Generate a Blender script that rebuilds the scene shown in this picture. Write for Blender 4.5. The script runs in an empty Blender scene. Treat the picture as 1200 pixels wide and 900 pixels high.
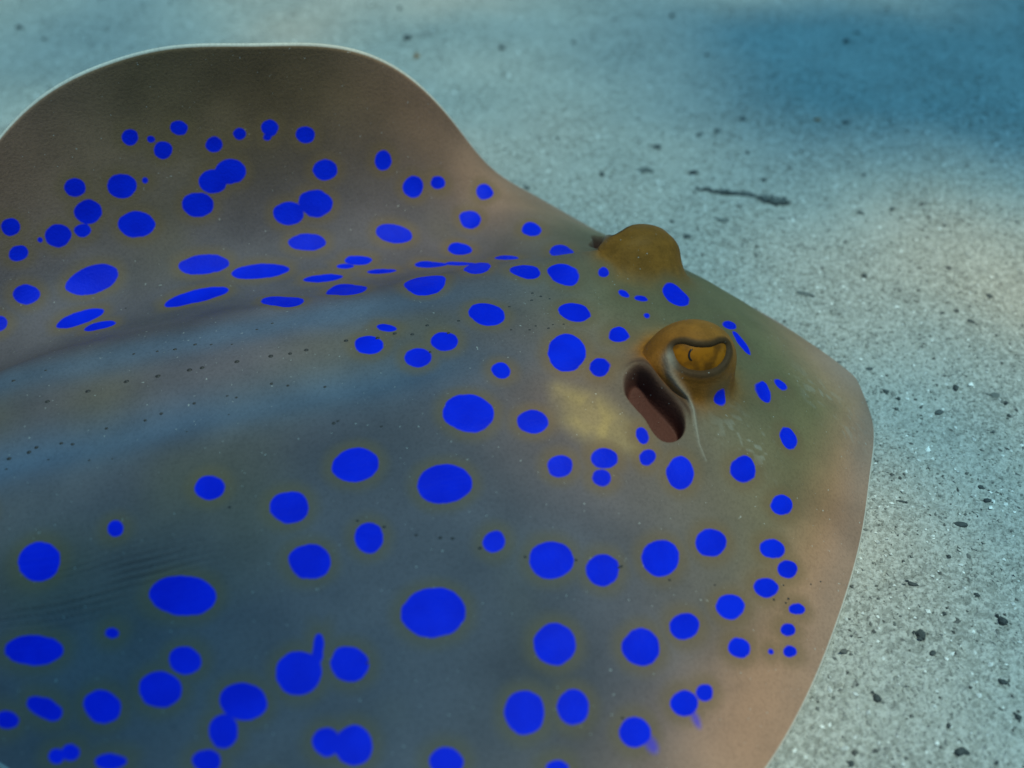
import bpy, bmesh, math, random
import numpy as np
from mathutils import Vector, Matrix
from mathutils.bvhtree import BVHTree

random.seed(7); RNG = np.random.default_rng(11)
scene = bpy.context.scene
COL = scene.collection

# ------------------------------------------------------------------ camera
ALPHA, PITCH, FPX = math.radians(16), math.radians(40), 1287.0     # photograph pixels, 1200 x 900
DH = np.array([math.sin(ALPHA), math.cos(ALPHA), 0.0]); RT = np.array([math.cos(ALPHA), -math.sin(ALPHA), 0.0])
FW = math.cos(PITCH) * DH + np.array([0, 0, -math.sin(PITCH)])
UP = math.sin(PITCH) * DH + np.array([0, 0, math.cos(PITCH)])
def pdir(px, py): return FW + (px - 600) / FPX * RT - (py - 450) / FPX * UP
CAM = np.array([0, 0, .058]) - .42 * pdir(786, 345) / np.linalg.norm(pdir(786, 345))
def on_z(px, py, z): v = pdir(px, py); return CAM + v * (z - CAM[2]) / v[2]
def on_y(px, py, y): v = pdir(px, py); return CAM + v * (y - CAM[1]) / v[1]
cam_data = bpy.data.cameras.new('camera'); cam = bpy.data.objects.new('camera', cam_data); COL.objects.link(cam)
cam_data.sensor_fit = 'HORIZONTAL'; cam_data.sensor_width = 36; cam_data.lens = 36 * FPX / 1200
cam_data.clip_start = .01; cam_data.clip_end = 500
B = -FW
m = Matrix(((RT[0], UP[0], B[0], CAM[0]), (RT[1], UP[1], B[1], CAM[1]), (RT[2], UP[2], B[2], CAM[2]), (0, 0, 0, 1)))
cam.matrix_world = m
cam_data.dof.use_dof = True; cam_data.dof.focus_distance = .40; cam_data.dof.aperture_fstop = 7.0
scene.camera = cam

# ------------------------------------------------------------------ world, sun, exposure
SUN_EL, SUN_AZ = math.radians(77), math.radians(-50)       # azimuth of the sun, from +X towards +Y
SUNV = np.array([math.cos(SUN_EL) * math.cos(SUN_AZ), math.cos(SUN_EL) * math.sin(SUN_AZ), math.sin(SUN_EL)])
world = bpy.data.worlds.new('World'); scene.world = world; world.use_nodes = True
wn = world.node_tree; wn.nodes.clear()
wo = wn.nodes.new('ShaderNodeOutputWorld'); wb = wn.nodes.new('ShaderNodeBackground'); sk = wn.nodes.new('ShaderNodeTexSky')
sk.sky_type = 'NISHITA'; sk.sun_disc = False; sk.sun_elevation = SUN_EL; sk.sun_rotation = math.pi / 2 - SUN_AZ
wb.inputs['Strength'].default_value = .11
wn.links.new(sk.outputs[0], wb.inputs[0]); wn.links.new(wb.outputs[0], wo.inputs[0])
sun_data = bpy.data.lights.new('sun', 'SUN'); sun_data.energy = 3.9; sun_data.angle = math.radians(5.0); sun_data.color = (1, .96, .88)
sun = bpy.data.objects.new('sun', sun_data); COL.objects.link(sun)
sun.rotation_euler = Vector(SUNV).to_track_quat('Z', 'Y').to_euler(); sun.location = (0, 0, 3)
scene.view_settings.view_transform = 'Standard'; scene.view_settings.look = 'None'
scene.view_settings.gamma = 1; scene.view_settings.exposure = 0.0; scene.view_settings.use_curve_mapping = False
scene.cycles.use_denoising = True
scene.cycles.max_bounces = 4; scene.cycles.diffuse_bounces = 3; scene.cycles.glossy_bounces = 2; scene.cycles.transparent_max_bounces = 8

# ------------------------------------------------------------------ helpers
def nd(nt, typ, **kw):
    n = nt.nodes.new(typ)
    for k, v in kw.items():
        if k in n.inputs: n.inputs[k].default_value = v
        else: setattr(n, k, v)
    return n
def material(name):
    mt = bpy.data.materials.new(name); mt.use_nodes = True
    return mt, mt.node_tree, mt.node_tree.nodes['Principled BSDF']
def mapr(nt, src, a, b, c=0., d=1., smooth=True):
    n = nd(nt, 'ShaderNodeMapRange'); n.interpolation_type = 'SMOOTHSTEP' if smooth else 'LINEAR'
    nt.links.new(src, n.inputs[0])
    for i, v in enumerate((a, b, c, d)): n.inputs[i + 1].default_value = v
    return n.outputs[0]
def mixc(nt, fac, a, b, mode='MIX'):
    n = nd(nt, 'ShaderNodeMix', data_type='RGBA', blend_type=mode)
    for sock, v in ((n.inputs[0], fac), (n.inputs[6], a), (n.inputs[7], b)):
        if isinstance(v, bpy.types.NodeSocket): nt.links.new(v, sock)
        else: sock.default_value = v if not isinstance(v, tuple) else (*v, 1)
    return n.outputs[2]
def sstep(x, a, b): t = np.clip((x - a) / (b - a), 0, 1); return t * t * (3 - 2 * t)
def lerp(a, b, t): return a + (b - a) * t
def mesh_object(name, verts, faces, mt, parent=None, smooth=True):
    me = bpy.data.meshes.new(name); me.from_pydata(verts, [], faces); me.update()
    if smooth: me.polygons.foreach_set('use_smooth', [True] * len(me.polygons))
    o = bpy.data.objects.new(name, me); COL.objects.link(o); me.materials.append(mt)
    if parent: o.parent = parent
    return o
def big_mesh(name, V, F, mt, parent=None, smooth=True):
    """V (n,3) array, F (m,k) array of one face size, built without python loops"""
    me = bpy.data.meshes.new(name); k = F.shape[1]
    me.vertices.add(len(V)); me.vertices.foreach_set('co', V.astype(np.float32).ravel())
    me.loops.add(F.size); me.loops.foreach_set('vertex_index', F.astype(np.int32).ravel())
    me.polygons.add(len(F)); me.polygons.foreach_set('loop_start', np.arange(0, F.size, k, dtype=np.int32))
    me.polygons.foreach_set('use_smooth', np.full(len(F), smooth))
    me.update(calc_edges=True); me.validate()
    o = bpy.data.objects.new(name, me); COL.objects.link(o); me.materials.append(mt)
    if parent: o.parent = parent
    return o
def lattice_noise(x, y, scale, seed):
    g = np.random.default_rng(seed).random((256, 256)); u, v = x * scale, y * scale
    i, j = np.floor(u).astype(int), np.floor(v).astype(int); fu, fv = u - i, v - j
    fu, fv = fu * fu * (3 - 2 * fu), fv * fv * (3 - 2 * fv)
    q = lambda a, b: g[a % 256, b % 256]
    return lerp(lerp(q(i, j), q(i + 1, j), fu), lerp(q(i, j + 1), q(i + 1, j + 1), fu), fv) * 2 - 1
def cubic(xs, ys, x):
    """natural cubic spline through (xs, ys), evaluated at x; ys may be (n, k)"""
    xs = np.asarray(xs, float); ys = np.asarray(ys, float); n = len(xs)
    if ys.ndim == 1: ys = ys[:, None]
    h = np.diff(xs); A = np.eye(n); R = np.zeros_like(ys)
    for i in range(1, n - 1):
        A[i, i - 1:i + 2] = h[i - 1], 2 * (h[i - 1] + h[i]), h[i]
        R[i] = 6 * ((ys[i + 1] - ys[i]) / h[i] - (ys[i] - ys[i - 1]) / h[i - 1])
    Mm = np.linalg.solve(A, R); k = np.clip(np.searchsorted(xs, x) - 1, 0, n - 2)
    a = ((xs[k + 1] - x) / h[k])[:, None]; b = ((x - xs[k]) / h[k])[:, None]; hh = (h[k] ** 2 / 6)[:, None]
    return a * ys[k] + b * ys[k + 1] + hh * ((a ** 3 - a) * Mm[k] + (b ** 3 - b) * Mm[k + 1])
def poly_sdf(X, Y, P):
    """signed distance (negative inside) of points to the closed polygon P"""
    d = np.full(X.shape, 1e9); ins = np.zeros(X.shape, bool); n = len(P)
    for i in range(n):
        a, b = P[i], P[(i + 1) % n]; e = b - a; wx, wy = X - a[0], Y - a[1]
        t = np.clip((wx * e[0] + wy * e[1]) / (e @ e + 1e-18), 0, 1)
        d = np.minimum(d, (wx - e[0] * t) ** 2 + (wy - e[1] * t) ** 2)
        c = ((a[1] <= Y) != (b[1] <= Y)) & (X < (b[0] - a[0]) * (Y - a[1]) / (b[1] - a[1] + 1e-18) + a[0]); ins ^= c
    d = np.sqrt(d); return np.where(ins, -d, d)
def line_dist(X, Y, P):
    d = np.full(X.shape, 1e9)
    for a, b in zip(P[:-1], P[1:]):
        e = b - a; wx, wy = X - a[0], Y - a[1]; t = np.clip((wx * e[0] + wy * e[1]) / (e @ e + 1e-18), 0, 1)
        d = np.minimum(d, (wx - e[0] * t) ** 2 + (wy - e[1] * t) ** 2)
    return np.sqrt(d)
def line_taper(X, Y, P):
    """distance to the open line, scaled up where the line thins out towards its end"""
    d = np.full(X.shape, 1e9); n = len(P) - 1
    for i in range(n):
        a, b = P[i], P[i + 1]; e = b - a; wx, wy = X - a[0], Y - a[1]; t = np.clip((wx * e[0] + wy * e[1]) / (e @ e + 1e-18), 0, 1)
        q = np.sqrt((wx - e[0] * t) ** 2 + (wy - e[1] * t) ** 2); f = (i + t) / n; d = np.minimum(d, q / (1.35 - 1.0 * f) + .0007 * f ** 2)
    return d
def smooth_closed(P, n=4):
    P = np.asarray(P, float); out = []
    for i in range(len(P)):
        p0, p1, p2, p3 = (P[(i + k) % len(P)] for k in (-1, 0, 1, 2))
        for k in range(n):
            t = k / n
            out.append(.5 * (2 * p1 + (p2 - p0) * t + (2 * p0 - 5 * p1 + 4 * p2 - p3) * t * t + (3 * p1 - p0 - 3 * p2 + p3) * t ** 3))
    return np.array(out)

# ------------------------------------------------------------------ sea floor
def sand_height(x, y):
    far = sstep(np.hypot(x + .11, y * .9), .19, .42)
    z = .010 * lattice_noise(x + 3.3, y + 1.7, 4.2, 3) * far + .0045 * lattice_noise(x, y, 11, 4) * far
    z += .0020 * lattice_noise(x, y, 38, 5) * (.15 + .85 * far) + .0009 * lattice_noise(x, y, 95, 6) + .0004 * lattice_noise(x, y, 210, 8)
    return z
def graded(lo, hi, step, reach):
    c = list(np.arange(lo, hi, step)); s, a, b, pre, post = step, lo, hi, [], []
    while b < reach: s *= 1.16; b += s; post.append(b); a -= s; pre.append(a)
    return np.array(pre[::-1] + c + post)
gx, gy = graded(-.55, .75, .0026, 45), graded(-.45, 1.0, .0026, 45)
SX, SY = np.meshgrid(gx, gy, indexing='ij'); SZ = sand_height(SX, SY) * sstep(-np.hypot(SX, SY), -20, -4)
mt_sand, nt, bs = material('sand')
tc = nd(nt, 'ShaderNodeTexCoord')
n1 = nd(nt, 'ShaderNodeTexNoise', Scale=14., Detail=6., Roughness=.65); n2 = nd(nt, 'ShaderNodeTexNoise', Scale=420., Detail=3., Roughness=.65)
n3 = nd(nt, 'ShaderNodeTexVoronoi', Scale=620.); n4 = nd(nt, 'ShaderNodeTexNoise', Scale=80., Detail=6., Roughness=.68)
for n in (n1, n2, n3, n4): nt.links.new(tc.outputs['Object'], n.inputs['Vector'])
c = mixc(nt, mapr(nt, n1.outputs[0], .35, .65), (.275, .27, .235), (.40, .392, .345))
c = mixc(nt, mapr(nt, n2.outputs[0], .38, .62), c, (.50, .49, .44))
c = mixc(nt, mapr(nt, n3.outputs['Color'], .0, .18, .5, 0.), c, (.13, .13, .12))
c = mixc(nt, mapr(nt, n4.outputs[0], .54, .74, 0., .60), c, (.17, .17, .155))
nt.links.new(c, bs.inputs['Base Color']); bs.inputs['Roughness'].default_value = .85
bs.inputs['Specular IOR Level'].default_value = .15
bp = nd(nt, 'ShaderNodeBump', Strength=.9, Distance=.0012); bp2 = nd(nt, 'ShaderNodeBump', Strength=.8, Distance=.0014)
nt.links.new(n3.outputs['Distance'], bp.inputs['Height']); bp.invert = True
nt.links.new(n2.outputs[0], bp2.inputs['Height']); nt.links.new(bp.outputs[0], bp2.inputs['Normal']); nt.links.new(bp2.outputs[0], bs.inputs['Normal'])
nx, ny = len(gx), len(gy); ii = np.arange(nx * ny).reshape(nx, ny)
F = np.stack([ii[:-1, :-1], ii[1:, :-1], ii[1:, 1:], ii[:-1, 1:]], -1).reshape(-1, 4)
sand = big_mesh('sand_floor', np.stack([SX, SY, SZ], -1).reshape(-1, 3), F, mt_sand); sand['kind'] = 'structure'

# unseen water sheet added to shape daylight: placed crests tint it bright, troughs blue
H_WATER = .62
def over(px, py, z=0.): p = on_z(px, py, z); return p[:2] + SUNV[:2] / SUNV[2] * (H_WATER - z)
LIGHT_SWELL = [(1130, 300, 0, .10, .9), (1150, 640, 0, .12, -.08), (1100, 100, 0, .17, -.85), (1000, 60, 0, .12, -.35), (640, 150, 0, .12, .30), (30, 60, 0, .08, -.35), (1190, 40, 0, .2, -.6),
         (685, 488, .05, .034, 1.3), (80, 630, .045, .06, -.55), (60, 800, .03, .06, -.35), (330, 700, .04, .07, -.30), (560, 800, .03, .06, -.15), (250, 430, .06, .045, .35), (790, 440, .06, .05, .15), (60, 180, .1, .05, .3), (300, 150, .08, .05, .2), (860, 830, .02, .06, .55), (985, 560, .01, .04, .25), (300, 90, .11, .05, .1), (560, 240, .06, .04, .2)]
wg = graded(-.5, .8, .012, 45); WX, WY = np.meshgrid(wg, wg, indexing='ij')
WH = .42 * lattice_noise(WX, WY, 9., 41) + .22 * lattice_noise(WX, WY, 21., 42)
for px, py, z, r, amp in LIGHT_SWELL:
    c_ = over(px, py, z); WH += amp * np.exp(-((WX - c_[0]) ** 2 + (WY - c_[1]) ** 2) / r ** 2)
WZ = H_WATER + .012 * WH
mt_w, nt, bs = material('water_light_tint'); nt.nodes.remove(bs); out = nt.nodes['Material Output']
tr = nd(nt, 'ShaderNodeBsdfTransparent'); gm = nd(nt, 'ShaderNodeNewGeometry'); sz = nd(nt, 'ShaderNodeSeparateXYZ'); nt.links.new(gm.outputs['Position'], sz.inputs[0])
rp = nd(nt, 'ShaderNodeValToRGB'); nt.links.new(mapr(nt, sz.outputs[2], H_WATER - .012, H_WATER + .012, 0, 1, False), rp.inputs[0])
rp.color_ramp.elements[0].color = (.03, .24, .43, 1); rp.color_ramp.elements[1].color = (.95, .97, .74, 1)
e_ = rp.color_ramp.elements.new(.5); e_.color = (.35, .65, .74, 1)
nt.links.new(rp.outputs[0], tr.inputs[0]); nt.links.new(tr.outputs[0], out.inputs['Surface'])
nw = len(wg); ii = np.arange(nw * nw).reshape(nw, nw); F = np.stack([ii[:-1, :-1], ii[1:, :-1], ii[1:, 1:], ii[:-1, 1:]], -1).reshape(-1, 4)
water = big_mesh('water_light_sheet', np.stack([WX, WY, WZ], -1).reshape(-1, 3), F, mt_w); water['kind'] = 'structure'

# ------------------------------------------------------------------ stingray: outline
XC, XA = -.1075, .192                       # disc centre and half length along the body axis
th_of = lambda x: np.arccos(np.clip((np.asarray(x) - XC) / XA, -1, 1))
TIP = np.array([.0845, -.010, .0015])
near = [TIP] + [on_z(*p, .0010) for p in ((1022, 490), (1020, 560), (1010, 630), (985, 720), (950, 810), (900, 900))]
near += [np.array(p) for p in ((-.060, -.178, .006), (-.10, -.184, .012), (-.15, -.176, .020), (-.20, -.150, .026), (-.24, -.117, .030), (-.275, -.072, .028), (-.2995, 0, .022))]
far = [TIP] + [on_z(*p, .004) for p in ((960, 410), (900, 370), (840, 340))]
far += [on_y(px, py, y) for px, py, y in ((690, 265, .119), (620, 225, .125), (570, 190, .126), (530, 140, .123), (480, 90, .119), (420, 60, .117), (300, 52, .117),
                                          (200, 55, .117), (130, 72, .116), (60, 105, .113), (0, 160, .106))]
far += [np.array(p) for p in ((-.265, .078, .070), (-.288, .040, .040), (-.2995, 0, .022))]
near, far = np.array(near), np.array(far)
ridge_x = np.array([.0845, .074, .06, .045, .03, .0, -.043, -.081, -.123, -.177, -.211, -.24, -.275, -.2995])
ridge_z = np.array([.004, .0135, .0235, .0335, .043, .0555, .061, .063, .062, .061, .0585, .0565, .045, .022])

def margin_curve(P, th):
    t = th_of(P[:, 0]); t[0], t[-1] = 0, math.pi
    return cubic(t, P[:, 1:], th)
# rows (along the body) and columns (across): closer together round the head
th_list, t = [0.], 0.
while t < math.pi:
    x = XC + XA * math.cos(t); head = sstep(np.array([x]), -.06, -.045)[0] * (1 - sstep(np.array([x]), .035, .05)[0])
    step = lerp(.0009, .00036, head) / (XA * lerp(1., max(math.sin(t), .25), head)); t += step; th_list.append(min(t, math.pi))
th = np.array(th_list); th[0] = 0
wl, w = [0.], 0.
while w < 1: w += lerp(.0023, .0050, float(sstep(np.array([w]), .5, .62)[0])) if w < .965 else .0022; wl.append(w)
wl = np.array(wl) / wl[-1]; W = np.concatenate([-wl[:0:-1], wl]); NR, NW, JC = len(th), len(W), len(wl) - 1
XR = XC + XA * np.cos(th); XR[0] = TIP[0]
mn, mf = margin_curve(near, th), margin_curve(far, th)
zr = cubic(th_of(ridge_x), ridge_z, th)[:, 0]; ymid = TIP[1] * sstep(XR, .02, .0845)
BY = np.zeros((NR, NW)); BZ = np.zeros((NR, NW)); ARC = np.zeros((NR, NW))
flat = lambda q: (1 - q ** 1.75) ** 1.22
for i in range(NR):
    for side, mm, wcol in ((-1, mn[i], wl), (1, mf[i], wl)):
        ym, zm = mm; r = zr[i]; fr = np.array([0, .2, .4, .6, .8, .92, 1])
        ys = ymid[i] + (ym - ymid[i]) * fr; zs = zm + (r - zm) * flat(fr)
        if side > 0:
            k = float(sstep(np.array([zm]), .008, .085)[0]); z2 = min(r - .022, zm + .02) if zm > .05 else r - .022
            ya = np.array([0, .30, .54, .77, .925, .985, 1.0]) * ym
            za = np.array([r, r - .005, r - .0185, lerp(r - .0235, zm, .10), lerp(r - .022, zm, .42), lerp(r - .022, zm, .76), zm])
            ys, zs = lerp(ys, ya, k), lerp(zs, za, k)
        ch = np.concatenate([[0], np.cumsum(np.maximum(np.hypot(np.diff(ys), np.diff(zs)), 1e-7))])
        u = np.linspace(0, ch[-1], 240); C2 = cubic(ch, np.stack([ys, zs], 1), u)
        al = np.concatenate([[0], np.cumsum(np.hypot(np.diff(C2[:, 0]), np.diff(C2[:, 1])))])
        tg = wcol * al[-1]; yy, zz = np.interp(tg, al, C2[:, 0]), np.interp(tg, al, C2[:, 1])
        if side < 0: BY[i, :JC + 1] = yy[::-1]; BZ[i, :JC + 1] = zz[::-1]; ARC[i, :JC + 1] = -tg[::-1]
        else: BY[i, JC:] = yy; BZ[i, JC:] = zz; ARC[i, JC:] = tg
BX = np.repeat(XR[:, None], NW, 1)
# soften the crest so that no crease runs along the spine
for _ in range(60):
    j0, j1 = JC - 45, JC + 46; BZ[:, j0:j1] = BZ[:, j0:j1] * .5 + .25 * (BZ[:, j0 - 1:j1 - 1] + BZ[:, j0 + 1:j1 + 1])
BZ += (.0009 * lattice_noise(BX, ARC, 34, 21) + .0005 * lattice_noise(BX, ARC, 80, 22)) * sstep(-np.abs(np.repeat(W[None], NR, 0)), -1, -.8)
# two shallow furrows along the back either side of the spine
fur = np.exp(-((np.abs(ARC + .002) - .020) / .008) ** 2) * (1 - sstep(BX, -.12, -.03)); BZ -= np.where(ARC > 0, .0006, .0024) * fur
edge = np.minimum(ARC - ARC[:, :1], ARC[:, -1:] - ARC)
BY += .0013 * np.clip(1 - edge / .0020, 0, 1) ** 2 * (ARC > 0) * sstep(BZ, .02, .07)      # the raised rim curls over
BASE = np.stack([BX, BY, BZ], -1)

# ------------------------------------------------------------------ stingray: eye bulbs
EYE = {-1: np.array([.0015, -.0300, .0]), 1: np.array([-.0035, .0285, .0])}
EYE[-1] = on_y(808, 423, -.035); EYE[1] = on_y(749, 309, .026)
P = BASE.copy()
for sd, mx, my, rx_, ry_, hh in ((-1, -.012, .000, .020, .014, .0035), (-1, -.021, -.006, .012, .009, .0042), (1, -.016, .000, .026, .013, .0085)):   # raised mounds that carry eye and spiracle
    P[..., 2] += hh * np.exp(-(((BX - EYE[sd][0] - mx) / rx_) ** 2 + ((BY - EYE[sd][1] - my) / ry_) ** 2))
RB = np.array([.0172, .0138, .0164])
BULB = np.zeros((NR, NW)); DIRN = np.zeros((NR, NW, 3))
for sd in (-1, 1):
    ce = EYE[sd]; dx, dy = BX - ce[0], BY - ce[1]; R0 = .0235
    rho = np.hypot(dx / 1.2, dy) / R0; az = np.arctan2(dy, dx); wi = np.clip(-sd * np.sin(az) * 1.3, 0, 1) ** 1.2 * (1. if sd > 0 else .35); psi = np.minimum(rho / lerp(.62, 1.05, wi), 1.35) * math.radians(98)
    S = np.stack([np.sin(psi) * np.cos(az), np.sin(psi) * np.sin(az), np.cos(psi)], -1)
    sp = ce + S * RB; dz_ = sp[..., 2] - P[..., 2]; sp[..., 2] = P[..., 2] + .5 * (dz_ + np.sqrt(dz_ ** 2 + (.0055 if sd < 0 else .0085) ** 2)) - (.0015 if sd < 0 else .0020); k = 1 - sstep(rho, lerp(.44, .25, wi), lerp(1.12, 1.3, wi)); k = np.where(rho < 1.3, k, 0)
    P = lerp(P, sp, k[..., None]); BULB = np.maximum(BULB, k); DIRN = np.where((k > 0)[..., None], S, DIRN)

def grid_normals(Q):
    du = np.gradient(Q, axis=0); dv = np.gradient(Q, axis=1); n = np.cross(du, dv); n /= np.linalg.norm(n, axis=-1, keepdims=True) + 1e-12
    return np.where(n[..., 2:3].mean() < 0, -n, n)
idx = np.arange(NR * NW).reshape(NR, NW)
QUAD = np.stack([idx[:-1, :-1], idx[:-1, 1:], idx[1:, 1:], idx[1:, :-1]], -1).reshape(-1, 4)
def surface_tree(Q): return BVHTree.FromPolygons(Q.reshape(-1, 3).tolist(), QUAD.tolist())
XF, SF = BX.ravel(), ARC.ravel()
def pick(tree, Q, px, py):
    """photograph pixel -> (x, arc) on the skin"""
    v = pdir(px, py); hit = tree.ray_cast(Vector(CAM), Vector(v / np.linalg.norm(v)))
    if hit[0] is None: return None
    q = QUAD[hit[2]]; d = np.linalg.norm(Q.reshape(-1, 3)[q] - np.array(hit[0]), axis=1); wt = 1 / (d + 1e-6) ** 2; wt /= wt.sum()
    return np.array([wt @ XF[q], wt @ SF[q]]), np.array(hit[0]), hit[2]
tree = surface_tree(P)
def pick_poly(pts): return np.array([pick(tree, P, *p)[0] for p in pts])

# eye opening, spiracle and the pale fold between them, taken on the near side and mirrored to the far one
op_px = smooth_closed([(786, 409), (791, 402), (801, 401), (812, 404), (824, 405.5), (836, 404), (846, 400), (853, 402), (855, 412), (850, 426), (839, 435), (822, 438), (805, 435), (793, 426)], 3)
sp_px = smooth_closed([(734, 446), (738, 436), (748, 432), (759, 440), (771, 455), (786, 470), (798, 486), (801, 500), (795, 512), (781, 516), (769, 508), (758, 490), (745, 475), (735, 461)], 3)
fold_px = [(783, 420), (786, 436), (794, 450), (805, 463), (812, 480), (815, 500), (819, 520), (827, 540)]
op, spi, fold = pick_poly(op_px), pick_poly(sp_px), pick_poly(fold_px)
rel = {-1: 0}
def local(sd): return BX - EYE[sd][0], (ARC if sd < 0 else -ARC)
arc_off = -1
SD_OPEN = np.full((NR, NW), 1.); SD_SPI = np.full((NR, NW), 1.); D_FOLD = np.full((NR, NW), 1.)
N0 = grid_normals(P)
# arc position of each eye centre, so that the mirrored features sit on the far bulb
def eye_arc(sd):
    k = np.argmin(np.hypot(BX - EYE[sd][0], BY - EYE[sd][1])); return ARC.ravel()[k]
AE = {sd: eye_arc(sd) for sd in (-1, 1)}
for sd in (-1, 1):
    def tr_(Q): return Q if sd < 0 else np.stack([Q[:, 0] - EYE[-1][0] + EYE[1][0], AE[1] - (Q[:, 1] - AE[-1]) + (.0155 if Q is spi else 0)], 1) + np.array([[.017 if Q is spi else 0., 0.]])
    msk = np.hypot(BX - EYE[sd][0], ARC - AE[sd]) < .06
    for arr, fn, Q in ((SD_OPEN, poly_sdf, op), (SD_SPI, poly_sdf, spi), (D_FOLD, line_taper, fold)):
        arr[msk] = np.minimum(arr[msk], fn(BX[msk], ARC[msk], tr_(Q)))
SD_SPI = SD_SPI - .0006
P += N0 * (.0008 * np.exp(-(D_FOLD / .0011) ** 2))[..., None]
P += N0 * (.0004 * np.exp(-((SD_OPEN - .0010) / .0009) ** 2))[..., None]       # lid edge stands proud
P -= N0 * (.0032 * sstep(-SD_OPEN, -.0002, .0011))[..., None]                  # socket
inward = lerp(N0, np.array([-.25, 0, 1.]), .5); inward /= np.linalg.norm(inward, axis=-1, keepdims=True)
P -= inward * (.0092 * sstep(-SD_SPI, -.0002, .0015))[..., None]               # breathing hole
P += N0 * (.0012 * np.exp(-((SD_SPI - .0013) / .0013) ** 2) * sstep(BULB, .0, .25))[..., None]

# fine creases: where the near flank folds, and short ones across the front rim
tree = surface_tree(P)
cw = pick(tree, P, 95, 690)[0]; ph = ARC * 2700 + 5 * lattice_noise(BX, ARC, 45, 71) + (BX - cw[0]) * 160
wr = np.exp(-(((BX - cw[0]) / .034) ** 2 + ((ARC - cw[1]) / .012) ** 2)) * sstep(lattice_noise(BX * .35, ARC, 120, 72), -.9, .2)
CREASE = wr * np.clip(np.sin(ph), 0, 1) ** 2
P[..., 2] -= .00035 * CREASE
cw = pick(tree, P, 985, 530)[0]; wr2 = np.exp(-(((BX - cw[0]) / .010) ** 2 + ((ARC - cw[1]) / .022) ** 2)) * sstep(lattice_noise(BX * .5, ARC, 260, 73), .0, .6)
P[..., 2] -= .00022 * wr2 * np.clip(np.sin(ARC * 2600 + 4 * lattice_noise(BX, ARC, 90, 74)), 0, 1) ** 3

# ------------------------------------------------------------------ stingray: spots, read off the photograph as ellipses (centre, radii, turn)
SPOTS = [(152,161,10,9.5,0),(177,163,4,3.5,0),(210,150,10.5,8.5,10),(191,176,11,10,0),(251,169,10,9.5,0),(281,157,7.5,7,0),(316,150,10,10,0),(313,161,5,4,0),(358,158,11,10,0),
 (88,220,12.5,11,0),(143,218,17.5,14,0),(170,211,4,4,0),(103,248,16.5,14,0),(97,270,9.5,7.5,0),(68,276,15.5,13.5,0),(47,281,3,3,0),(13,266,11.5,10,0),(21,297,12,9,-15),
 (160,263,21.5,15.5,0),(270,201,17.5,15,0),(249,213,16.5,14,0),(232,240,18.5,14.5,0),(381,199,14.5,12.5,0),(370,238,20,16,10),(338,250,18,13.5,0),(360,284,22,10,0),
 (449,188,10,11.5,0),(484,219,12,12.5,0),(513,214,8.5,8,0),(568,225,10,9,15),(551,257,12.5,10.5,10),(623,269,11.5,8,10),(462,274,21.5,11,8),(539,292,14,7,5),(658,294,14,4.5,0),
 (420,305,16,5.5,0),(405,312,10,2.5,0),(447,318,17,2.5,-3),(379,326,23,3.5,-5),(406,340,24,6,-6),(505,310,19,3.5,0),(539,309,17,2,0),(559,314,16,6,-8),(594,302,14,2.5,0),
 (498,333,25,10,-8),(615,318,18,7.5,6),(660,322,19.5,11.5,20),(707,319,6,6,0),(731,344,7,3.5,25),(751,350,8,3,12),(758,370,2.5,2.5,0),(792,346,17.5,10,35),(570,368,21,13,10),
 (673,366,19,10.5,12),(453,384,11.5,4,8),(432,404,17,11,0),(490,419,15.5,11.5,0),(521,400,15.5,11,0),(587,434,11,9,15),(664,413,22.5,22,0),(725,392,12,9,0),(703,430,11.5,11,0),
 (108,328,32,16,-18),(31,345,16,11.5,0),(0,379,9,9,0),(94,373,29,7.5,-18),(117,382,19,4.5,-14),(239,310,30,11.5,-5),(305,318,34,7.5,-5),(230,348,39,5,-14),(331,353,25,6,0),
 (246,571,17.5,14.5,0),(339,594,23,18.5,0),(416,545,27,20,-8),(549,484,30,22,8),(624,494,18.5,13.5,0),(521,567,32,23,-5),(432,630,16.5,18,0),(363,658,24.5,20.5,0),(579,635,13,13,0),
 (656,546,14.5,13,0),(708,537,16,12,0),(705,560,11.5,9.5,0),(753,511,7,10.5,-20),(759,536,10.5,9,-35),(797,554,16,19.5,0),(871,550,15,15.5,0),(924,514,9,14,-25),(895,459,7.5,13.5,-25),
 (915,451,9,4.5,40),(844,467,7,9,0),(855,381,8.5,4.5,15),(869,402,3.5,17,-36),(916,592,13,12,0),(833,636,18,16.5,0),(905,643,15,11.5,8),(923,667,12,10.5,0),(898,689,14.5,11,5),
 (856,711,17,14.5,10),(802,734,17.5,15.5,0),(934,714,9.5,6.5,0),(923,738,9,7,0),(926,764,8,6.5,0),(903,764,3,3,0),(866,759,13,11.5,0),(825,812,10,10,0),(802,824,16.5,15,0),
 (646,656,26,22,0),(706,668,19.5,19,0),(774,654,22,21.5,0),(508,718,38,29,-5),(650,755,24.5,24.5,0),(751,758,22,22,0),(410,778,22.5,20.5,20),(615,835,23.5,26,0),(672,829,18.5,21,0),
 (744,858,18,18,0),(523,892,20,17,0),(653,900,14,9,0),(46,658,25,23,-20),(135,620,9.5,9.5,0),(214,698,39,23.5,3),(40,762,35,17.5,0),(132,742,8,6.5,0),(217,774,19,16.5,0),
 (188,808,25,21,5),(285,822,28,22,12),(262,857,17,20,0),(350,789,27,25.5,0),(373,760,4.5,17,5),(120,828,22,18.5,20),(52,830,22,12,25),(8,844,14,10,10),(66,886,9,9,0),(83,882,11,10,0),
 (130,892,20,9,0),(242,892,17,14,0),(414,874,22,24,0),(383,869,16.5,17,0)]
FADED = [(763, 872, 9, 15, -30), (815, 842, 6, 15, -25)]                       # smeared violet marks
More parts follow.
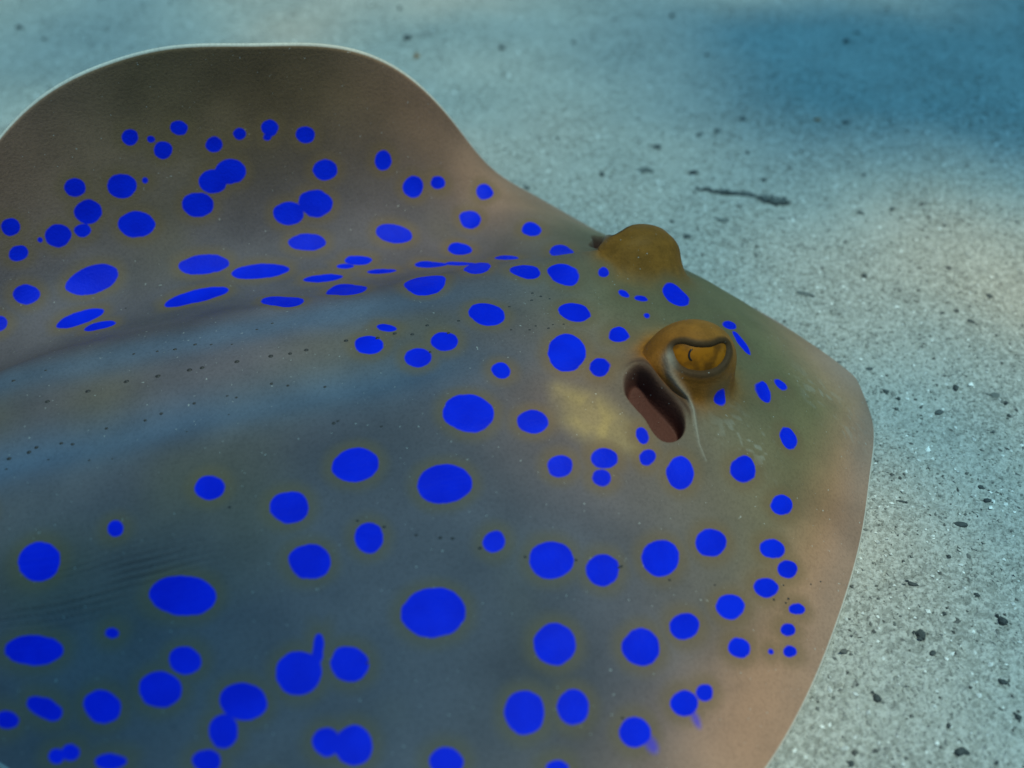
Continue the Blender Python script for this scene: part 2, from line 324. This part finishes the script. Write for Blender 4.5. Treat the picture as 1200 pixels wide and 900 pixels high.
def spot_shape(cx, cy, rx, ry, rot):
    """ellipse on the skin (centre, 2x2 axes) from the ellipse seen in the photograph"""
    pts, co, si = [], math.cos(math.radians(rot)), math.sin(math.radians(rot)); c0 = pick(tree, P, cx, min(cy, 899))
    if c0 is None: return None
    for k in range(20):
        a = k * math.pi / 10; u, v = rx * math.cos(a), ry * math.sin(a); h = pick(tree, P, cx + u * co - v * si, cy + u * si + v * co)
        if h is not None and np.linalg.norm(h[0] - c0[0]) < .05: pts.append(h[0])
    if len(pts) < 12: return None
    pts = np.array(pts); c = pts.mean(0); ev, vec = np.linalg.eigh((pts - c).T @ (pts - c) / len(pts)); r = np.sqrt(2 * ev)
    r = np.maximum(r, r[1] / 2.8); return c, vec, r
def ellipse_field(shape, X, Y):
    c, vec, r = shape; q = np.stack([X - c[0], Y - c[1]], -1) @ vec
    k0 = np.linalg.norm(q / r, axis=-1); k1 = np.linalg.norm(q / r ** 2, axis=-1) + 1e-9; return k0 * (k0 - 1) / k1
tree = surface_tree(P)
def field(specs, extra=()):
    S = np.full((NR, NW), .05); shapes = [s for s in (spot_shape(*p) for p in specs) if s] + list(extra)
    for sh in shapes:
        i = np.searchsorted(-XR, -(sh[0][0] + .04)), np.searchsorted(-XR, -(sh[0][0] - .04)); sl = slice(max(i[0], 0), i[1] + 1)
        S[sl] = np.minimum(S[sl], ellipse_field(sh, BX[sl], ARC[sl]))
    return S, shapes
SPOT, shapes = field(SPOTS)
# the pattern goes on over the part of the disc that the frame cuts off
extra = []
cent = [s[0] for s in shapes]
for _ in range(900):
    c = np.array([RNG.uniform(-.29, .02), RNG.uniform(-.19, .19)]); i = int(np.argmin(np.abs(XR - c[0])))
    if not (ARC[i, 0] + .014 < c[1] < ARC[i, -1] - .05) or abs(c[1]) < .03: continue
    j = int(np.argmin(np.abs(ARC[i] - c[1]))); v = P[i, j] - CAM; dep = v @ FW; px, py = 600 + FPX * (v @ RT) / dep, 450 - FPX * (v @ UP) / dep
    if -25 < px < 1230 and -10 < py < 925: continue
    if min(np.linalg.norm(c - q) for q in cent) < .019: continue
    cent.append(c); rr = RNG.uniform(.003, .0075); extra.append((c, np.eye(2), np.array([rr * 1.1, rr])))
for sh in extra: SPOT = np.minimum(SPOT, ellipse_field(sh, BX, ARC))
FADE, _ = field(FADED)

# ------------------------------------------------------------------ stingray: skin pigment per vertex, with some light painted in
edge = np.minimum(ARC - ARC[:, :1], ARC[:, -1:] - ARC); edge = np.minimum(edge, np.hypot(BX - TIP[0], BY - TIP[1]) + .0)
def rgb(*c): return np.array(c)[None, None]
nz = lattice_noise(BX, ARC, 22, 31)[..., None]; nz2 = lattice_noise(BX, ARC, 60, 32)[..., None]
pig = np.broadcast_to(rgb(.118, .098, .106), (NR, NW, 3)).copy()
def blend(cw, w): 
    global pig
    pig = lerp(pig, cw, np.clip(w, 0, 1)[..., None] if w.ndim == 2 else np.clip(w, 0, 1))
blend(rgb(.150, .116, .070), (sstep(lattice_noise(BX, ARC, 17, 33) + .6 * lattice_noise(BX, ARC, 44, 34), -.3, .9) * .6))
front = sstep(BX, -.07, .045); hd = np.exp(-((np.hypot((BX + .005) / .055, ARC / .055)) ** 2))
blend(rgb(.185, .150, .066), front * .9)                                             # olive towards the snout
blend(rgb(.175, .118, .048), hd * .7)
sky_sheen = np.exp(-((np.abs(ARC + .002) - .021) / .011) ** 2) * (1 - sstep(BX, -.13, -.02)); blend(rgb(.085, .135, .200), sky_sheen * .62)  # blue sky reflection painted into the skin as bands along the back
out_near = (1 - sstep(edge, .008, .055)) * sstep(BX, -.16, .0) * (ARC < .06)
blend(rgb(.47, .24, .14), out_near * .85)                                           # pinkish brown front rim
blend(rgb(.24, .18, .15), (1 - sstep(edge, .006, .03)) * front * .6)
finw = sstep(ARC, .09, .16) * (ARC > 0); blend(rgb(.155, .100, .050), finw * .9)
blend(rgb(.36, .20, .13), (1 - sstep(edge, .002, .062)) * sstep(ARC, .035, .075) * sstep(BX, -.12, -.045) * .85)
blend(rgb(.29, .165, .115), finw * (1 - sstep(BX, -.235, -.17)) * .7)
blend(rgb(.27, .098, .013) * (1 + .10 * lattice_noise(BX, ARC, 160, 79) + .14 * lattice_noise(BX, ARC, 420, 80))[..., None], sstep(BULB, .0, .75) * .95)                                         # golden brown eye bulbs
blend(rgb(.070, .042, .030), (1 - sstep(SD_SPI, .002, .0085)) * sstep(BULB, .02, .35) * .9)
blend(rgb(.055, .030, .014), (1 - sstep(np.abs(SD_OPEN + .0002), .0007, .0019)) * .95)   # dark lid edge
blend(rgb(.40, .37, .30), np.exp(-(D_FOLD / .0013) ** 2) * .5)                        # pale fold
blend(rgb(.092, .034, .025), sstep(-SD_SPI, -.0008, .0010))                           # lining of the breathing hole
caustic_patch = pick_poly([(655, 455), (700, 470), (735, 500), (745, 525), (700, 520), (660, 490)])  # golden caustic light behind the breathing hole, painted into the skin colour
blend(rgb(.40, .30, .11), (1 - sstep(poly_sdf(BX, ARC, caustic_patch), -.005, .007)) * (.40 + .25 * sstep(lattice_noise(BX * 1. - ARC * .6, ARC * .3 + BX * .2, 260, 77) + lattice_noise(BX, ARC, 120, 78), -.5, .9)))
cs = pick_poly([(880, 520), (975, 480)])
for c_, r_ in ((cs[0], .011), (cs[1], .012)):                                         # pale scuffs on the snout
    blend(rgb(.42, .42, .36), .26 * np.exp(-((BX - c_[0]) ** 2 + (ARC - c_[1]) ** 2) / r_ ** 2) * sstep(lattice_noise(BX, ARC, 520, 75) + .6 * lattice_noise(BX, ARC, 130, 76), .35, .9))
pig *= 1 + .16 * nz + .10 * nz2
pale = 1 - sstep(edge, .0005, np.where(ARC > 0, .0012, .0012))
blend(rgb(.56, .56, .50), pale * np.where(ARC > 0, .95, .75))
SPOT = np.where(np.minimum(SD_SPI, SD_OPEN) < 0, .05, SPOT)

# underside, sewn to the top along the margin
wb_ = np.linspace(-1, 1, 41); jb = np.array([np.argmin(np.abs(W - q)) for q in wb_])
NB = grid_normals(BASE); UB = BASE[:, jb] - NB[:, jb] * .0028 * (1 - np.abs(W[jb]) ** 6)[None, :, None]
flatw = 1 - sstep(np.abs(W[jb]), .25, .75); UB[..., 2] = lerp(UB[..., 2], np.minimum(.0035, UB[..., 2]), flatw[None] * sstep(-th, -2.75, -2.3)[:, None] * sstep(th, .1, .5)[:, None])
UB[..., 2] = np.maximum(UB[..., 2], .0005)
lo = NR * NW + np.arange(NR * 41).reshape(NR, 41); lo[:, 0] = idx[:, 0]; lo[:, -1] = idx[:, -1]
QB = np.stack([lo[:-1, :-1], lo[1:, :-1], lo[1:, 1:], lo[:-1, 1:]], -1).reshape(-1, 4)
VALL = np.concatenate([P.reshape(-1, 3), UB.reshape(-1, 3)])

mt_skin, nt, bs = material('ray_skin')
ap = nd(nt, 'ShaderNodeAttribute', attribute_name='pigment'); asp = nd(nt, 'ShaderNodeAttribute', attribute_name='spot'); afd = nd(nt, 'ShaderNodeAttribute', attribute_name='fade')
tc = nd(nt, 'ShaderNodeTexCoord')
e1 = nd(nt, 'ShaderNodeTexNoise', Scale=190., Detail=3.); e2 = nd(nt, 'ShaderNodeTexNoise', Scale=900., Detail=3., Roughness=.7); e3 = nd(nt, 'ShaderNodeTexNoise', Scale=70., Detail=4.)
mp = nd(nt, 'ShaderNodeMapping'); mp.inputs['Scale'].default_value = (9, 150, 60); mp.inputs['Rotation'].default_value = (0, 0, math.radians(-8))
e4 = nd(nt, 'ShaderNodeTexNoise', Scale=1.6, Detail=3.); nt.links.new(tc.outputs['Object'], mp.inputs[0]); nt.links.new(mp.outputs[0], e4.inputs['Vector'])
for n in (e1, e2, e3): nt.links.new(tc.outputs['Object'], n.inputs['Vector'])
sh = nd(nt, 'ShaderNodeMath', operation='MULTIPLY_ADD'); nt.links.new(mapr(nt, e1.outputs[0], .2, .8, -1, 1, False), sh.inputs[0]); sh.inputs[1].default_value = .00045; nt.links.new(asp.outputs['Fac'], sh.inputs[2])
fine = mixc(nt, mapr(nt, e2.outputs[0], .3, .7, 0., 1.), ap.outputs['Color'], (.72, .72, .72), 'MULTIPLY')
skin = mixc(nt, mapr(nt, e2.outputs[0], .35, .65, 0., .55), ap.outputs['Color'], fine)
skin = mixc(nt, mapr(nt, e3.outputs[0], .35, .68, 0., .30), skin, mixc(nt, 1., skin, (.62, .66, .70), 'MULTIPLY'))
e5 = nd(nt, 'ShaderNodeTexNoise', Scale=760., Detail=1.); nt.links.new(tc.outputs['Object'], e5.inputs['Vector'])
skin = mixc(nt, mapr(nt, e5.outputs[0], .745, .80, 0., .55), skin, (.42, .42, .38))          # grains of sand stuck to the slime
halo = mixc(nt, .6, skin, (.15, .10, .05))
skin = mixc(nt, mapr(nt, sh.outputs[0], .0004, .0058, .95, 0.), skin, halo)
blue = mixc(nt, mapr(nt, e3.outputs[0], .3, .7), (.0, .012, .52), (.0, .018, .64))
skin = mixc(nt, mapr(nt, afd.outputs['Fac'], -.002, .0006, .65, 0.), skin, (.05, .035, .55))
skin = mixc(nt, mapr(nt, sh.outputs[0], -.0004, .0004, 1., 0.), skin, blue)
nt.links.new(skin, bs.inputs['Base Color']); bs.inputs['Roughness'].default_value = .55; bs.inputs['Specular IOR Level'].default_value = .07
b1 = nd(nt, 'ShaderNodeBump', Strength=.4, Distance=.0005); nt.links.new(e2.outputs[0], b1.inputs['Height'])
b2 = nd(nt, 'ShaderNodeBump', Strength=.22, Distance=.0006); nt.links.new(e4.outputs[0], b2.inputs['Height']); nt.links.new(b1.outputs[0], b2.inputs['Normal'])
acr = nd(nt, 'ShaderNodeAttribute', attribute_name='crease'); mm_ = nd(nt, 'ShaderNodeMath', operation='MULTIPLY'); nt.links.new(acr.outputs['Fac'], mm_.inputs[0]); nt.links.new(e4.outputs[0], mm_.inputs[1])
b3 = nd(nt, 'ShaderNodeBump', Strength=1., Distance=.0012); b3.invert = True; nt.links.new(mm_.outputs[0], b3.inputs['Height']); nt.links.new(b2.outputs[0], b3.inputs['Normal'])
nt.links.new(b3.outputs[0], bs.inputs['Normal'])

ray = bpy.data.objects.new('stingray', None); COL.objects.link(ray); ray.location = (-.1, 0, 0); ray.empty_display_size = .05
ray['label'] = 'brown stingray with bright blue spots gliding over pale sand, its far fin raised'; ray['category'] = 'stingray'
INV = Matrix.Translation((.1, 0, 0))
def ray_part(o): o.parent = ray; o.matrix_parent_inverse = INV; return o
body = ray_part(big_mesh('body', VALL, np.concatenate([QUAD, QB]), mt_skin))
me = body.data; nu = UB.shape[0] * UB.shape[1]
assert len(me.vertices) == len(VALL)
for nm, arr, low in (('spot', SPOT, .05), ('fade', FADE, .05), ('crease', CREASE, 0.)):
    a = me.attributes.new(nm, 'FLOAT', 'POINT'); a.data.foreach_set('value', np.concatenate([arr.ravel(), np.full(nu, low)]).astype(np.float32))
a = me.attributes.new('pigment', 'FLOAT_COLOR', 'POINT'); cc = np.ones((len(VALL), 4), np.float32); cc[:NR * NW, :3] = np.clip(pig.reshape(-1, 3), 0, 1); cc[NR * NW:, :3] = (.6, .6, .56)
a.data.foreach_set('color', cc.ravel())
del me

# eyes: golden ball showing through the bean-shaped opening, with a crescent pupil
mt_iris, nt, bs = material('iris')
tc = nd(nt, 'ShaderNodeTexCoord'); en = nd(nt, 'ShaderNodeTexNoise', Scale=190., Detail=4.); nt.links.new(tc.outputs['Object'], en.inputs['Vector'])
nt.links.new(mixc(nt, mapr(nt, en.outputs[0], .35, .66), (.12, .040, .002), (.30, .098, .003)), bs.inputs['Base Color'])
bs.inputs['Roughness'].default_value = .38; bs.inputs['Specular IOR Level'].default_value = .12
mt_pupil, nt, bs = material('pupil'); bs.inputs['Base Color'].default_value = (.008, .006, .005, 1); bs.inputs['Roughness'].default_value = .2
def eye_part(sd):
    ce = EYE[sd]; rb = RB - .0016; vs, fs, nu_, nv_ = [], [], 36, 20
    for a in range(nv_ + 1):
        for b in range(nu_):
            p, q = math.pi * a / nv_, 2 * math.pi * b / nu_; vs.append(ce + rb * np.array([math.sin(p) * math.cos(q), math.sin(p) * math.sin(q), math.cos(p)]))
    for a in range(nv_):
        for b in range(nu_): fs.append((a * nu_ + b, (a + 1) * nu_ + b, (a + 1) * nu_ + (b + 1) % nu_, a * nu_ + (b + 1) % nu_))
    o = ray_part(mesh_object('eye', [tuple(v) for v in vs], fs, mt_iris))
    # pupil: short curved slit on the ball
    v0 = pdir(813, 416); t_ = tree_eye = BVHTree.FromPolygons([tuple(v) for v in vs], fs)
    if sd < 0: h = np.array(t_.ray_cast(Vector(CAM), Vector(v0).normalized())[0]); PUP.append((h - ce) * np.array([1, 1, 1]))
    n = PUP[0] * np.array([1, -sd, 1]); n = n / np.linalg.norm(n); tx = np.cross([0, 0, 1.], n); tx /= np.linalg.norm(tx); ty = np.cross(n, tx)
    pv, pf = [], []
    for k in range(9):
        a = math.radians(110 + 140 * k / 8) if sd < 0 else math.radians(70 - 140 * k / 8)
        for rr in (.0011, .0011 + .0006 * math.sin(math.pi * (k + .6) / 9.2)):
            for lift in (.0000, .0003):
                pt = rr * 1.0 * math.cos(a) * tx + rr * 1.5 * math.sin(a) * ty + n * .012
                dd = pt / np.linalg.norm(pt); s = 1 / np.linalg.norm(dd / rb); pv.append(tuple(ce + dd * (s + lift - .0001)))
    for k in range(8):
        q = 4 * k
        for c4 in ((0, 1, 5, 4), (1, 3, 7, 5), (3, 2, 6, 7), (2, 0, 4, 6)): pf.append(tuple(q + c for c in c4))
    pf += [(0, 2, 3, 1), (32, 33, 35, 34)]
    pu = mesh_object('pupil', pv, pf, mt_pupil); pu.parent = o
PUP = []
for sd in (-1, 1): eye_part(sd)

# thorns: rows of tiny dark prickles along the back
mt_thorn, nt, bs = material('thorn'); bs.inputs['Base Color'].default_value = (.022, .017, .014, 1); bs.inputs['Roughness'].default_value = .6
A5 = [(142,408,1),(42,440,1.3),(415,357,1),(488,349,1),(543,343,1.4),(605,328,1.3),(655,328,1),(720,327,.8),(797,281,1),(845,262,1),(147,505,1.6),(273,473,1.8),(392,443,1.8),(490,426,1.8),(588,407,1.8),
 (627,400,1.6),(735,381,1.7),(840,364,1.7),(900,356,1.4),(950,345,1.6),(842,449,1.1),(893,455,1),(1008,459,1),(705,487,.8),(733,492,.9),(602,510,1.1),(500,542,1.2),(450,563,1.1),(330,588,1.1),(225,637,1.2),
 (190,634,1.2),(113,647,1.3),(90,662,1.5),(28,682,1.5),(150,685,.8),(277,687,.9),(348,682,.7),(20,714,.9),(1035,572,1.3),(1048,565,1),(1183,582,.9),(712,832,1),(580,598,.7),(390,215,.8),(710,545,.6)]
A4 = [(85,598,1.6),(208,588,1.6),(275,570,1.4),(343,573,1.3),(402,538,1.3),(525,520,1.2),(485,568,1.2),(413,642,1),(723,465,1),(810,440,1.1),(813,412,1.1),(846,425,1.1),(880,434,.8),(730,555,.9),(802,555,.9),(826,540,.8),(876,549,1),(893,535,.7),(935,533,.8)]
A7 = [(50,133,1.),(133,152,1.1),(232,178,1),(307,186,1.2),(345,188,1.1),(430,218,1.2),(570,245,1),(728,255,1),(868,275,1.2),(1018,317,1),(872,745,1),(860,278,.9),(80,575,.8)]
A8 = [(445,333,.8),(460,375,1),(452,388,.9),(415,378,1),(530,330,.8),(560,322,.8),(232,332,.7),(92,317,1)]
dots = [(x / 2.647, 280 + y / 2.647, s) for x, y, s in A5] + [(380 + x / 3.333, 220 + y / 3.333, s) for x, y, s in A4] + [(400 + x / 2.647, 560 + y / 2.647, s) for x, y, s in A7] + [(750 + x / 2.647, 560 + y / 2.647, s) for x, y, s in A8]
tv, tf = [], []
for px, py, s in dots:
    h = pick(tree, P, px, py)
    if h is None: continue
    q = QUAD[h[2]]; n = N0.reshape(-1, 3)[q].mean(0); n /= np.linalg.norm(n); tx = np.cross(n, [0, 1, 0]); tx /= np.linalg.norm(tx); ty = np.cross(n, tx); r = .00046 * s; b = len(tv)
    for lv, (rr, hh) in enumerate(((1.0, -.3), (.75, .28))):
        for k in range(7): a = 2 * math.pi * k / 7; tv.append(tuple(h[1] + tx * (r * rr * 1.35 * math.cos(a)) + ty * (r * rr * math.sin(a)) + n * (hh * r)))
    tv.append(tuple(h[1] + n * (.5 * r) - tx * .4 * r))
    for k in range(7): tf += [(b + k, b + (k + 1) % 7, b + 7 + (k + 1) % 7, b + 7 + k), (b + 7 + k, b + 7 + (k + 1) % 7, b + 14)]
thorns = ray_part(mesh_object('thorns', tv, tf, mt_thorn)); thorns['kind'] = 'stuff'; thorns['label'] = 'rows of tiny dark prickles along the back'

# tail behind the disc: stout base narrowing to a ribbon, blue stripe along each side
mt_tail, nt, bs = material('tail_skin'); ta = nd(nt, 'ShaderNodeAttribute', attribute_name='stripe')
nt.links.new(mixc(nt, mapr(nt, ta.outputs['Fac'], .45, .55), (.11, .10, .085), (.0, .014, .8)), bs.inputs['Base Color']); bs.inputs['Roughness'].default_value = .45
tv, tf, st = [], [], []; NT = 60
for k in range(NT + 1):
    t = k / NT; x = -.27 - .36 * t; r = lerp(.017, .0028, t ** .6); yc = .03 * math.sin(t * 3.0); zc = lerp(.030, .018, t) 
    for j in range(16):
        a = 2 * math.pi * j / 16; tv.append((x, yc + r * math.cos(a) * 1.15, zc + r * math.sin(a) * (.85 + .6 * sstep(np.array([t]), .4, .8)[0]))); st.append(1. if j in (1, 2, 6, 7) and t < .75 else 0.)
for k in range(NT):
    for j in range(16): tf.append((k * 16 + j, k * 16 + (j + 1) % 16, (k + 1) * 16 + (j + 1) % 16, (k + 1) * 16 + j))
tf += [tuple(range(15, -1, -1)), tuple(NT * 16 + j for j in range(16))]
tail = ray_part(mesh_object('tail', tv, tf, mt_tail)); a = tail.data.attributes.new('stripe', 'FLOAT', 'POINT'); a.data.foreach_set('value', st)

# ------------------------------------------------------------------ coarse sand grains
mt_grain, nt, bs = material('sand_grain'); ga = nd(nt, 'ShaderNodeAttribute', attribute_name='tint'); nt.links.new(ga.outputs['Color'], bs.inputs['Base Color'])
bs.inputs['Roughness'].default_value = .6; bs.inputs['Specular IOR Level'].default_value = .3
NG = 90000
gxp = np.concatenate([RNG.uniform(-.50, .62, NG), RNG.uniform(-.1, .32, 34000)]); gyp = np.concatenate([RNG.uniform(-.36, .92, NG) , RNG.uniform(-.32, .25, 34000)])
ell = ((gxp + .105) / .175) ** 2 + (gyp / .165) ** 2; keep = ell > 1; gxp, gyp = gxp[keep], gyp[keep]; ng = len(gxp)
gz = sand_height(gxp, gyp); rs = .00034 + .00050 * RNG.random(ng) ** 2.0 + .0007 * RNG.random(ng) * (RNG.random(ng) > .95)
OCT = np.array([(1, 0, 0), (-1, 0, 0), (0, 1, 0), (0, -1, 0), (0, 0, 1), (0, 0, -1)], float); OF = np.array([(0, 2, 4), (2, 1, 4), (1, 3, 4), (3, 0, 4), (2, 0, 5), (1, 2, 5), (3, 1, 5), (0, 3, 5)])
V = OCT[None] * rs[:, None, None] * RNG.uniform(.6, 1.35, (ng, 6, 1)) ; az = RNG.uniform(0, 6.28, ng); tl = RNG.uniform(-.6, .6, ng)
V[..., 0] *= RNG.uniform(1., 1.8, ng)[:, None]; V[..., 2] *= .7
ca, sa, ct, st_ = np.cos(az)[:, None], np.sin(az)[:, None], np.cos(tl)[:, None], np.sin(tl)[:, None]
x1, z1 = V[..., 0] * ct - V[..., 2] * st_, V[..., 0] * st_ + V[..., 2] * ct
V = np.stack([x1 * ca - V[..., 1] * sa + gxp[:, None], x1 * sa + V[..., 1] * ca + gyp[:, None], z1 + gz[:, None] + rs[:, None] * .2], -1)
F = (OF[None] + 6 * np.arange(ng)[:, None, None]).reshape(-1, 3)
grains = big_mesh('sand_grains', V.reshape(-1, 3), F, mt_grain, smooth=False); grains['kind'] = 'stuff'
grains['label'] = 'pale coarse grains lying loose over the sand floor'; grains['category'] = 'sand'
u = RNG.random(ng); tint = np.where((u < .04)[:, None], np.array([[.10, .10, .09]]), np.where((u < .10)[:, None], np.array([[.18, .18, .16]]), np.where((u < .90)[:, None], np.array([[.38, .37, .325]]), np.array([[.75, .75, .70]]))))
tint = tint * RNG.uniform(.75, 1.2, (ng, 1)); cc = np.ones((ng, 6, 4), np.float32); cc[..., :3] = np.clip(tint, 0, .9)[:, None]
a = grains.data.attributes.new('tint', 'FLOAT_COLOR', 'POINT'); a.data.foreach_set('color', cc.ravel())

# ------------------------------------------------------------------ bits lying on the sand, each a thing of its own
def bit_material(name, c1, c2):
    mt, nt, bs = material(name); tc = nd(nt, 'ShaderNodeTexCoord'); n = nd(nt, 'ShaderNodeTexNoise', Scale=700., Detail=3.); nt.links.new(tc.outputs['Object'], n.inputs['Vector'])
    nt.links.new(mixc(nt, mapr(nt, n.outputs[0], .35, .65), c1, c2), bs.inputs['Base Color']); bs.inputs['Roughness'].default_value = .75; return mt
mt_dark = bit_material('dark_rubble', (.018, .024, .024), (.075, .085, .08)); mt_grey = bit_material('grey_rubble', (.07, .08, .075), (.16, .17, .15)); mt_mid = bit_material('drab_rubble', (.045, .055, .055), (.11, .12, .11)); mt_or = bit_material('rust_shell', (.22, .10, .035), (.36, .20, .09))
def lump_mesh(name, seed):
    """irregular crumb: a few rough overlapping lobes"""
    bm = bmesh.new(); rg = np.random.default_rng(seed)
    for q in range(4):
        r = 1. if q == 0 else rg.uniform(.35, .6); c = np.zeros(3) if q == 0 else np.array([*rg.uniform(-.85, .85, 2), rg.uniform(-.3, .2)])
        g = bmesh.ops.create_icosphere(bm, subdivisions=2 if q == 0 else 1, radius=1); D = rg.normal(size=(9, 3)); D /= np.linalg.norm(D, axis=1, keepdims=True); am = rg.uniform(-.55, .45, 9)
        for v in g['verts']:
            d = np.array(v.co); v.co = Vector(c + d * r * .82 * float(max(.25, 1 + (am * np.clip(D @ d, 0, 1) ** 3 * 1.5).sum() + rg.uniform(-.16, .16))))
    me = bpy.data.meshes.new(name); bm.to_mesh(me); bm.free(); return me
LUMPS = [lump_mesh('rubble_%d' % k, 50 + k) for k in range(6)]
def sand_point(px, py):
    z = 0.
    for _ in range(4): p = on_z(px, py, z); z = float(sand_height(np.array([p[0]]), np.array([p[1]]))[0])
    return on_z(px, py, z)
def bit(name, px, py, rx, ry, rot, mt, label, cat, group=None, k=0, flat=.7):
    p = sand_point(px, py); dep = (p - CAM) @ FW; rx, ry = rx * .88, ry * .88; r1 = rx * dep / FPX; r2 = min(ry * dep / FPX / .62, r1 * 1.1) if rx >= ry else ry * dep / FPX
    o = bpy.data.objects.new(name, LUMPS[k % 6].copy()); COL.objects.link(o); o.data.materials.append(mt); hz = flat * min(r1, r2)
    o.location = p + np.array([0, 0, hz * .12]); o.scale = (r1, r2, hz); o.rotation_euler = (RNG.uniform(-.2, .2), RNG.uniform(-.2, .2), -ALPHA - math.radians(rot))
    o['label'] = label; o['category'] = cat
    if group: o['group'] = group
    return o
ROUND = [(24,33,6,5),(51,46,4,4),(468,10,4,4),(479,45,6,4),(521,47,3,3),(589,57,6,5),(673,50,4,4),(653,162,3.5,3),(704,205,5,4),(788,19,4,3),(858,13,3,3),(829,65,4,4),(1005,39,4,3),(1114,35,3,3),
 (1039,11,3,3),(992,49,5,4),(875,179,5,4),(895,212,5,4),(1009,250,5,4),(787,260,4,3.5),(1012,324,5,4),(1046,245,4,3),(1012,323,4,4),(1160,348,6,4),(1138,377,5,4),(1052,467,4,4),(1050,480,4,3),
 (1120,454,5,3.5),(1178,472,5,3),(1183,488,4,3),(1158,587,6,4),(1111,652,4,3.5),(1192,841,6,5),(1112,850,4,3),(1048,731,4,4),(1107,720,4,3),(1177,800,7,5),(996,894,6,6.5),(1026,819,8,6)]
LONG = [(992,144,6,3,0),(869,140,6,4,0),(769,173,7,4,0),(814,203,8,4,5),(1012,205,5,3,0),(806,278,8,3.5,-10),(916,256,5,2,0),(1017,432,7,2,0),(1037,459,6,3,10),(1102,483,8,3,0),(1163,506,6,2.5,0),
 (1150,572,6,3,10),(1057,588,9,2,5),(1122,614,14,3.5,15),(1068,685,11,3,15),(1094,765,6,3,0),(1167,894,6,3,10),(1145,698,6,3,15),(617,220,6,3,20)]
GREY = [(945,345,13,5,5),(1163,463,11,5,0),(845,259,12,4,0),(756,200,12,6,25),(820,157,9,6,10),(842,155,8,5,0)]
def zone(x, y):
    if x < 720: return 'on the sand behind the raised fin'
    if x < 945 and y > 120: return 'on the sand around the seaweed strand'
    if y < 185: return 'on the blue shaded sand'
    if y < 400: return 'on the brightest patch of sand past the eyes'
    if y < 620: return 'on the sand ahead of the snout'
    return 'on the grainy sand along the pinkish front edge'
for k, (x, y, a_, b_) in enumerate(ROUND):
    dk = a_ > 4.5 or k % 2; lab = ('small dark pebble ' if dk and a_ >= 5 else 'tiny dark speck of stone ' if dk else 'tiny grey speck of stone ') + zone(x, y)
    bit('pebble', x, y, a_, b_, RNG.uniform(-20, 20), (mt_dark if y > 440 else mt_mid) if dk else mt_grey, lab, 'pebble', 'pebbles: ' + lab, k)
for k, (x, y, a_, b_, r_) in enumerate(LONG):
    lab = ('long thin dark sliver of debris lying ' if a_ >= 8 else 'short thin dark sliver of debris lying ') + zone(x, y)
    bit('debris_sliver', x, y, a_, b_, r_, mt_dark if y > 560 else mt_mid, lab, 'debris', 'slivers: ' + lab, k, .6)
for k, (x, y, a_, b_, r_) in enumerate(GREY):
    lab = 'low grey lump of rubble half sunk ' + zone(x, y).replace('on the', 'in the', 1)
    bit('rubble_lump', x, y, a_, b_, r_, mt_grey, lab, 'rubble', 'rubble: ' + lab, k, .35)
bit('pebble', 1076, 743, 10, 7, 0, mt_dark, 'largest black pebble on the sand, beside the pinkish front edge of the ray', 'pebble', None, 1, .8)
bit('pebble', 1173, 729, 9, 5.5, 15, mt_dark, 'black wedge-shaped pebble on the sand, tapering to one end', 'pebble', None, 2, .8)
bit('pebble', 1128, 881, 10, 5, 15, mt_dark, 'black oblong stone lying tilted on the grainy sand', 'pebble', None, 3, .8)
bit('shell_fragment', 957, 140, 8, 4, 15, mt_or, 'rust orange shell fragment lying on the bluish shaded sand', 'shell', None, 4, .6)
bit('shell_fragment', 489, 67, 6, 5, 0, mt_or, 'small round orange shell bit behind the top of the raised fin', 'shell', None, 5, .8)
# dark strand of weed: knotted clumps strung along a bent stem
path = np.array([sand_point(*p) for p in ((816, 221), (832, 224), (850, 227), (870, 228), (888, 232), (905, 237), (927, 238))]); tv, tf = [], []
pts = cubic(np.arange(7.), path, np.linspace(0, 6, 40))
for k, p in enumerate(pts):
    t = k / 39; r = (.0005 + .0011 * t) * (.6 + .5 * math.sin(k * 1.9) ** 2 + .5 * RNG.random()); r *= 1 if 0 < k < 39 else .3
    d = pts[min(k + 1, 39)] - pts[max(k - 1, 0)]; d /= np.linalg.norm(d); sx = np.cross(d, [0, 0, 1]); jit = RNG.normal(0, .0005, 3)
    for j in range(8): a_ = 2 * math.pi * j / 8; rr = r * RNG.uniform(.7, 1.35); tv.append(tuple(p + jit + sx * rr * math.cos(a_) * 1.5 + np.array([0, 0, 1]) * (rr * math.sin(a_) + r * .5)))
for k in range(39):
    for j in range(8): tf.append((k * 8 + j, k * 8 + (j + 1) % 8, (k + 1) * 8 + (j + 1) % 8, (k + 1) * 8 + j))
tf += [tuple(range(7, -1, -1)), tuple(39 * 8 + j for j in range(8))]
for k in range(26):                                                            # short side frond stubs
    i = RNG.integers(6, 39); p = pts[i]; a_ = RNG.uniform(0, 6.28); ln = RNG.uniform(.0015, .0042); b = len(tv); dv = np.array([math.cos(a_), math.sin(a_), RNG.uniform(.1, .6)]); sv = np.array([-dv[1], dv[0], 0]) * .0006
    tv += [tuple(p - sv), tuple(p + sv), tuple(p + np.array([0, 0, .0012])), tuple(p + dv * ln)]; tf += [(b, b + 1, b + 3), (b + 1, b + 2, b + 3), (b + 2, b, b + 3)]
weed = mesh_object('seaweed_strand', tv, tf, mt_mid); weed['label'] = 'dark knotted strand of dead seaweed lying on the sand past the eyes'; weed['category'] = 'seaweed'
